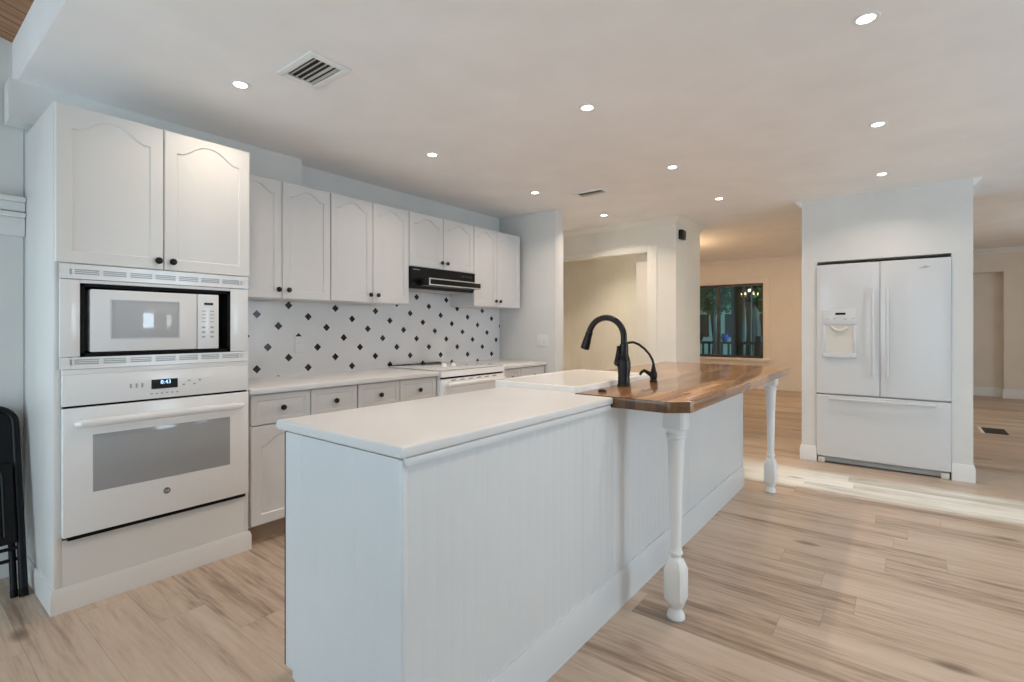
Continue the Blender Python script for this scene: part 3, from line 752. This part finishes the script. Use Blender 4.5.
bt = thing('bar_top', 'glossy butcher block bar top on turned white legs at the far end of the island', 'countertop', (3.06, 0.9, 0.875))
def arc(cx, cy, r, a0, a1, n=6): return [(cx+r*cos(radians(a0+(a1-a0)*i/n)), cy+r*sin(radians(a0+(a1-a0)*i/n))) for i in range(n+1)]
poly = [(1.918, 1.145), (1.918, 0.735)] + arc(1.958, 0.735, 0.04, 180, 215, 3) + arc(1.995, 0.690, 0.04, 235, 270, 3) + [(4.10, 0.650), (4.185, 0.735), (4.185, 1.60), (2.812, 1.60), (2.812, 1.145)]
MB().prism(poly, 0.873, 0.919, b=0.006, seg=2).build('top', M_butch, bt)
def leg(x, y):
    prof = [(0.036, 0.0), (0.037, 0.008), (0.034, 0.022), (0.026, 0.034), (0.024, 0.044), (0.030, 0.052), (0.040, 0.085), (0.040, 0.205), (0.030, 0.243), (0.022, 0.252),
            (0.021, 0.262), (0.027, 0.268), (0.028, 0.276), (0.024, 0.284), (0.0215, 0.30), (0.026, 0.50), (0.032, 0.70), (0.0345, 0.735), (0.034, 0.748), (0.040, 0.754), (0.040, 0.764), (0.034, 0.770),
            (0.038, 0.782), (0.044, 0.792), (0.044, 0.8715)]
    sq = [0]*6 + [1, 1] + [0.4] + [0]*14 + [1, 1]
    l = MB().lathe((x, y, 0.0), prof, 24, 'z', sq)
    l = l.build('leg', M_trim, bt, angle=28)
    MB().lathe((x, y, 0.0), [(0.0365, 0.0), (0.0368, 0.006)], 20).build('foot_pad', M_grey, l)
    return l
leg(2.072, 0.748); leg(4.085, 0.770)

# sink ----------------------------------------------------------------
sk = thing('kitchen_sink', 'white kitchen sink with a flat white top, raised above the counter beside the faucet', 'sink', (2.36, 1.43, 0.68))
sx0, sx1, sy0, sy1, sz = 1.955, 2.806, 1.150, 1.655, 0.943
def rrect(x0, x1, y0, y1, r, z, n=5):
    return [(p[0], p[1], z) for p in arc(x1-r, y1-r, r, 0, 90, n)+arc(x0+r, y1-r, r, 90, 180, n)+arc(x0+r, y0+r, r, 180, 270, n)+arc(x1-r, y0+r, r, 270, 360, n)]
rs = []
for ins, z, rad in ((0.006, 0.70, 0.04), (0.0, 0.706, 0.045), (0.0, sz-0.008, 0.045), (0.003, sz-0.002, 0.043), (0.010, sz, 0.038), (0.036, sz, 0.03), (0.043, sz-0.003, 0.03), (0.048, sz-0.012, 0.03), (0.060, sz-0.19, 0.04), (0.085, sz-0.205, 0.05)):
    rs.append(rrect(sx0+ins, sx1-ins, sy0+ins, sy1-ins, rad, z))
MB().rings(rs).build('basin', M_sink, sk, angle=40)
MB().prism([(p[0], p[1]) for p in rrect(sx0+0.0405, sx1-0.0405, sy0+0.0405, sy1-0.0405, 0.03, 0)], sz-0.012, sz-0.0015, b=0.001, seg=1).build('cover', M_sink, sk)

# faucet --------------------------------------------------------------
ZW = 0.919
fa = thing('faucet', 'dark bronze gooseneck kitchen faucet beside the sink', 'faucet', (2.30, 1.09, ZW))
MB().lathe((2.30, 1.09, ZW), [(0.034, 0), (0.034, 0.006), (0.030, 0.012), (0.0285, 0.05), (0.032, 0.085), (0.0335, 0.112), (0.029, 0.135), (0.022, 0.155), (0.021, 0.20), (0.021, 0.206), (0.0165, 0.21), (0.001, 0.211)], 20).build('body', M_bronze, fa)
pts = [(2.30, 1.09, 1.10), (2.30, 1.09, 1.15)]
R_ = 0.098
for i in range(17):
    a = pi*(i/16)*0.93
    pts.append((2.30, 1.09+R_-R_*cos(a), 1.16+R_*sin(a)))
MB().tube(pts, 0.0155, 14).build('neck', M_bronze, fa)
e = Vector(pts[-1]); dvec = (Vector(pts[-1])-Vector(pts[-2])).normalized()
MB().tube([e-dvec*0.005, e+dvec*0.008, e+dvec*0.012, e+dvec*0.05, e+dvec*0.085, e+dvec*0.088], [0.0175, 0.0185, 0.0175, 0.0215, 0.0235, 0.020], 14).build('spray_head', M_bronze, fa)
lv = MB(); lv.tube([(2.293, 1.098, 1.030), (2.278, 1.118, 1.036), (2.272, 1.126, 1.040)], [0.019, 0.019, 0.012], 12); lv.tube([(2.277, 1.119, 1.035), (2.279, 1.116, 1.06), (2.283, 1.112, 1.095), (2.284, 1.111, 1.118)], [0.012, 0.010, 0.009, 0.008], 12)
lv.build('lever', M_bronze, fa)
dt = thing('water_tap', 'slim dark bronze drinking water tap with thin curved spout behind the faucet', 'tap', (2.575, 1.05, ZW))
MB().lathe((2.575, 1.05, ZW), [(0.021, 0), (0.021, 0.005), (0.016, 0.012), (0.020, 0.028), (0.020, 0.045), (0.013, 0.062), (0.009, 0.085), (0.006, 0.10), (0.001, 0.101)], 18).build('body', M_bronze, dt)
MB().tube([(2.575, 1.05, 1.01), (2.572, 1.054, 1.035), (2.560, 1.066, 1.065), (2.540, 1.085, 1.095), (2.515, 1.108, 1.120), (2.49, 1.128, 1.131), (2.465, 1.146, 1.128), (2.452, 1.154, 1.118)], 0.0065, 10).build('spout', M_bronze, dt)
MB().tube([(2.568, 1.058, 0.955), (2.55, 1.078, 0.972), (2.540, 1.088, 0.981), (2.530, 1.098, 0.972), (2.522, 1.104, 0.957)], [0.011, 0.010, 0.009, 0.008, 0.007], 10).build('lever', M_bronze, dt)
hc = MB().lathe((2.045, 1.075, ZW), [(0.020, 0), (0.020, 0.004), (0.016, 0.008), (0.009, 0.011), (0.001, 0.011)], 18).build('hole_cover', M_bronze)
tag(hc, 'small dark bronze button lying on the butcher block near the sink corner', 'cap')

# ================================================================== FOLDING CHAIR
ch = thing('folding_chair', 'folded black folding chair leaning on the boarded wall', 'chair', (0, 0, 0), author_local=True)
hw = 0.205
def ushape(w, h, r, y, z0=0.0, n=7):
    p = [(-w, y, z0)]
    p += [(-w+r-r*cos(radians(90*i/n)), y, h-r+r*sin(radians(90*i/n))) for i in range(n+1)]
    p += [(w-r+r*sin(radians(90*i/n)), y, h-r+r*cos(radians(90*i/n))) for i in range(n+1)]
    return p + [(w, y, z0)]
MB().tube(ushape(hw, 0.86, 0.075, 0.0), 0.016, 12).build('front_frame', M_chair, ch)
MB().tube(ushape(hw-0.028, 0.56, 0.05, 0.024), 0.013, 12).build('rear_frame', M_chair, ch)
t = MB(); t.prism([(a, b) for a, b in [(-hw+0.005, 0.57)] + [(x_, z_) for x_, _, z_ in ushape(hw-0.012, 0.845, 0.065, 0)[1:-1]] + [(hw-0.005, 0.57)]], -0.010, 0.008, b=0.004)
for v in t.bm.verts: v.co = Vector((v.co.x, v.co.z, v.co.y))
t.build('backrest', M_chair, ch)
t = MB(); t.box(-hw+0.017, hw-0.017, -0.022, -0.002, 0.235, 0.60, b=0.009, seg=3)
t.build('seat', M_chair, ch)
MB().tube([(p[0], -0.028, p[2]) for p in ushape(hw-0.055, 0.585, 0.045, 0, 0.27)], 0.006, 8).build('seat_rim', M_chair, ch)
MB().tube([(p[0], -0.028, p[2]) for p in ushape(hw-0.085, 0.555, 0.04, 0, 0.27)], 0.005, 8).build('seat_rim', M_chair, ch)
for zz, yy in ((0.215, 0.0), (0.165, 0.022), (0.245, 0.0)):
    MB().tube([(-hw+0.01, yy, zz), (hw-0.01, yy, zz)], 0.008, 8).build('crossbar', M_chair, ch)
for sx in (-1, 1):
    MB().tube([(sx*hw, 0, 0.0), (sx*hw, 0, 0.035)], 0.0175, 10).build('foot_cap', M_blackm, ch)
    MB().tube([(sx*(hw-0.028), 0.024, 0.004), (sx*(hw-0.028), 0.024, 0.035)], 0.014, 10).build('foot_cap', M_blackm, ch)
ch.location = (0.232, 3.125, 0.001); ch.rotation_euler = (radians(-16.5), 0, 0)

# ================================================================== CEILING FIXTURES
names = {
 (1.106, 2.515): 'recessed ceiling light nearest the tall oven cabinet',
 (2.349, 2.510): 'recessed ceiling light in front of the wall cabinets left of the hood',
 (3.552, 2.513): 'recessed ceiling light in front of the last wall cabinet by the end wall',
 (4.699, 2.450): 'recessed ceiling light just before the pantry opening',
 (2.353, 1.325): 'recessed ceiling light above the sink part of the island',
 (3.602, 1.325): 'recessed ceiling light above the far end of the island bar top',
 (4.739, 1.317): 'recessed ceiling light near the pantry corner with the black box',
 (2.323, 0.112): 'largest-looking recessed ceiling light, at the top right of the photo',
 (3.569, 0.116): 'middle light of the row of three leading to the refrigerator wall',
 (4.744, 0.130): 'recessed ceiling light right in front of the refrigerator wall',
 (1.106, 1.325): 'recessed ceiling light above the near end of the island, out of frame',
 (1.106, 0.115): 'recessed ceiling light nearest the camera, out of frame'}
LIGHT_W = 3.6
LIGHT_MUL = {(1.106, 2.515): 0.65, (2.349, 2.510): 0.85, (4.699, 2.450): 1.9, (3.569, 0.116): 0.8, (4.744, 0.130): 0.9}      # made-up power factors that balance the light lamp by lamp
first = None
for (lx, ly), lab in names.items():
    if first is None:
        r = thing('recessed_light', lab, 'ceiling light', (lx, ly, KC), 'recessed ceiling lights')
        MB().lathe((lx, ly, KC), [(0.028, -0.0005), (0.031, -0.004), (0.044, -0.003), (0.047, -0.0003)], 28).build('trim_ring', M_trim, r)
        MB().lathe((lx, ly, KC), [(0.027, -0.001), (0.027, -0.0035), (0.001, -0.0045)], 28).build('lens', M_lens, r)
        first = r; kids = list(r.children)
    else:
        r = first.copy(); C.objects.link(r); r.location = (lx, ly, KC); r['label'] = lab
        for k in kids:
            c_ = k.copy(); C.objects.link(c_); c_.parent = r
    lamp('downlight_beam', 'AREA', (0, 0, -0.008), LIGHT_W*LIGHT_MUL.get((lx, ly), 1.0), WARM, (0, 0, -1), parent=r, shape='DISK', size=0.052, spread=radians(136))

def vent(label, x0, x1, y0, y1, slats):
    r = thing('ceiling_vent', label, 'air vent', ((x0+x1)/2, (y0+y1)/2, KC), 'ceiling air vents')
    f = MB(); b = 0.034; z0 = KC-0.010
    f.box(x0, x0+b, y0, y1, z0, KC-0.0005, b=0.003); f.box(x1-b, x1, y0, y1, z0, KC-0.0005, b=0.003)
    f.box(x0+b, x1-b, y0, y0+b, z0, KC-0.0005, b=0.003); f.box(x0+b, x1-b, y1-b, y1, z0, KC-0.0005, b=0.003)
    f.build('frame', M_trim, r)
    B(x0+b, x1-b, y0+b, y1-b, KC-0.002, KC-0.0006).build('duct_opening', M_ventd, r, smooth=False)
    for k in range(slats):
        xx = x0+b+(x1-x0-2*b)*(k+0.5)/slats
        m = MB(); tl = 0.55 if k < slats*0.6 else -0.55; w_ = (x1-x0-2*b)/slats*0.27
        m.rings([[(xx-w_*cos(tl), yy, KC-0.007-w_*sin(tl)*0.5), (xx+w_*cos(tl), yy, KC-0.007+w_*sin(tl)*0.5), (xx+w_*cos(tl), yy, KC-0.0055+w_*sin(tl)*0.5), (xx-w_*cos(tl), yy, KC-0.0055-w_*sin(tl)*0.5)] for yy in (y0+b, y1-b)])
        m.build('slat', M_vent, r, smooth=False)
    return r
vent('square white ceiling vent nearest the camera, above the wall cabinets', 1.150, 1.352, 1.970, 2.262, 5)
vent('smaller ceiling vent further back, near the pantry opening', 3.765, 3.935, 1.978, 2.280, 5)
fv = thing('floor_register', 'dark rectangular floor vent right of the refrigerator wall', 'floor vent', (8.10, -0.83, 0))
B(7.90, 8.30, -0.94, -0.735, 0.0005, 0.004).build('grate', M_ventd, fv, smooth=False)
B(7.88, 8.32, -0.735, -0.705, 0.0005, 0.006).build('rim', M_trim, fv, smooth=False)

# ================================================================== CHANDELIER (living room, seen as reflection in the window)
cd = thing('chandelier', 'candle-style chandelier glowing in the dark living room window', 'chandelier', (8.0, 3.12, 1.9))
m = MB(); m.lathe((8.0, 3.12, 1.86), [(0.005, 0), (0.03, 0.02), (0.045, 0.06), (0.02, 0.12), (0.015, 0.2), (0.03, 0.26), (0.008, 0.30), (0.006, 0.70), (0.06, 0.71), (0.06, 0.72)], 14).build('stem', M_brass, cd)
for k in range(6):
    a = 2*pi*k/6+0.35; ca, sa = cos(a), sin(a)
    am = MB().tube([(8.0+ca*r_, 3.12+sa*r_, z_) for r_, z_ in ((0.03, 1.94), (0.08, 1.89), (0.14, 1.89), (0.185, 1.93), (0.19, 1.97))], 0.008, 8)
    am.lathe((8.0+ca*0.19, 3.12+sa*0.19, 1.97), [(0.03, 0), (0.032, 0.008), (0.012, 0.01), (0.012, 0.07)], 10)
    am = am.build('arm', M_brass, cd)
    MB().lathe((8.0+ca*0.19, 3.12+sa*0.19, 2.04), [(0.008, 0), (0.016, 0.02), (0.014, 0.045), (0.002, 0.08)], 10).build('bulb', M_bulb, am)
lamp('chandelier_glow', 'POINT', (0, 0, 0.28), 48, (1.0, 0.68, 0.38), parent=cd, shadow_soft_size=0.025)
lamp('pantry_fill', 'AREA', (5.47, 2.80, KC-0.015), 5.0, (1.0, 0.88, 0.68), (0, 0, -1), shape='DISK', size=0.1, spread=radians(100))  # added fill that brightens the pantry, no fixture known there
lamp('living_room_area_light', 'AREA', (9.2, 1.2, FC-0.03), 13, (1.0, 0.70, 0.32), (0, 0, -1), shape='DISK', size=0.5)  # warm area light under the living room ceiling, without a fixture

# ================================================================== OUTSIDE THE FAR WINDOW
g = B(11.1, 60, -10, 30, -0.35, -0.30); struct('lawn', g, M_grass, smooth=False)
struct('porch_deck', B(11.06, 13.0, 0.3, 7, -0.30, -0.06), M_deckw, smooth=False)
struct('porch_roof', B(11.06, 13.2, 0.3, 7, 2.62, 2.75), M_deckw, smooth=False)
rl = thing('porch_railing', 'dark porch railing seen through the living room window', 'railing', (12.75, 3.3, -0.06))
t = MB(); t.box(12.71, 12.79, 0.5, 6.8, 0.82, 0.88); t.box(12.72, 12.78, 0.5, 6.8, 0.10, 0.16); t.build('rail', M_porch, rl, smooth=False)
y = 0.6
while y < 6.7:
    if 2.3 < y < 4.4: B(12.73, 12.77, y, y+0.045, 0.16, 0.82).build('baluster', M_porch, rl, smooth=False)
    y += 0.15
B(12.69, 12.81, 2.60, 2.72, -0.06, 1.02, b=0.01).build('newel_post', M_porch, rl)
tag(MB().box(12.92, 13.16, 3.05, 3.31, -0.30, 2.61, b=0.01).build('porch_post', M_porch), 'thick dark porch post behind the railing outside the window', 'post')
tag(MB().lathe((13.6, 3.02, -0.3), [(0.03, 0), (0.03, 3.2)], 10).build('downpipe', M_roof), 'thin pale pole just right of the porch post outside', 'pole')
def pot(label, x, y, z, m_, s_=1.0):
    o = MB().lathe((x, y, z), [(0.07*s_, 0), (0.10*s_, 0.02*s_), (0.15*s_, 0.16*s_), (0.145*s_, 0.20*s_), (0.11*s_, 0.24*s_), (0.13*s_, 0.30*s_), (0.11*s_, 0.30*s_), (0.09*s_, 0.24*s_), (0.001, 0.22*s_)], 18).build('planter', m_)
    return tag(o, label, 'planter')
pot('blue glazed planter standing on the porch railing outside', 12.75, 3.41, 0.882, M_blue, 0.62)
pot('black planter standing on the left part of the porch railing', 12.75, 4.02, 0.882, M_blackm, 0.7)
def tree(label, x, y, trunk_r, h, crown, n, seed):
    rnd = random.Random(seed)
    r = thing('tree', label, 'tree', (x, y, -0.3), 'trees outside the window')
    MB().tube([(x, y, -0.3), (x+0.05, y-0.03, h*0.3), (x-0.04, y+0.05, h*0.6), (x, y, h)], [trunk_r*1.2, trunk_r, trunk_r*0.85, trunk_r*0.6], 10).build('trunk', M_bark, r)
    m = MB()
    for cx, cy, cz, rx, ry, rz in crown:
        for k in range(n):
            while True:
                p = Vector((rnd.uniform(-1, 1), rnd.uniform(-1, 1), rnd.uniform(-1, 1)))
                if p.length < 1: break
            c0 = Vector((x+cx+p.x*rx, y+cy+p.y*ry, cz+p.z*rz)); s_ = rnd.uniform(0.07, 0.16)
            u = Vector((rnd.gauss(0, 1), rnd.gauss(0, 1), rnd.gauss(0, 1))).normalized(); v = u.orthogonal().normalized()
            q = [c0-u*s_, c0+v*s_*0.5, c0+u*s_, c0-v*s_*0.5]
            m.bm.faces.new([m.bm.verts.new(a) for a in q])
    m.build('foliage', M_leaf, r, smooth=False)
tree('leafy tree left of the porch post outside the window', 20.5, 5.85, 0.13, 2.6, [(0, 0.0, 2.7, 1.1, 1.15, 1.0), (-0.3, -0.5, 3.2, 0.8, 0.9, 0.7)], 1300, 1)
tree('thick-trunked tree right of the porch post outside the window', 16.5, 3.62, 0.20, 4.0, [(0, 0, 3.3, 1.1, 0.75, 0.9), (0.3, -0.2, 2.2, 0.5, 0.55, 0.5)], 800, 2)
hs = thing('house', 'white house across the lawn outside the window', 'house', (31, 8, -0.3))
B(30, 34, 3.0, 13.5, -0.3, 2.9).build('walls', M_house, hs, smooth=False)
MB().rings([[(29.6, 2.6, 2.9), (34.4, 2.6, 2.9), (32, 2.6, 4.8)], [(29.6, 13.9, 2.9), (34.4, 13.9, 2.9), (32, 13.9, 4.8)]]).build('roof', M_roof, hs, smooth=False)
for yy in (5.4, 7.2, 8.9): B(29.95, 30.0, yy, yy+0.8, 0.7, 2.0).build('window', M_screen, hs, smooth=False)
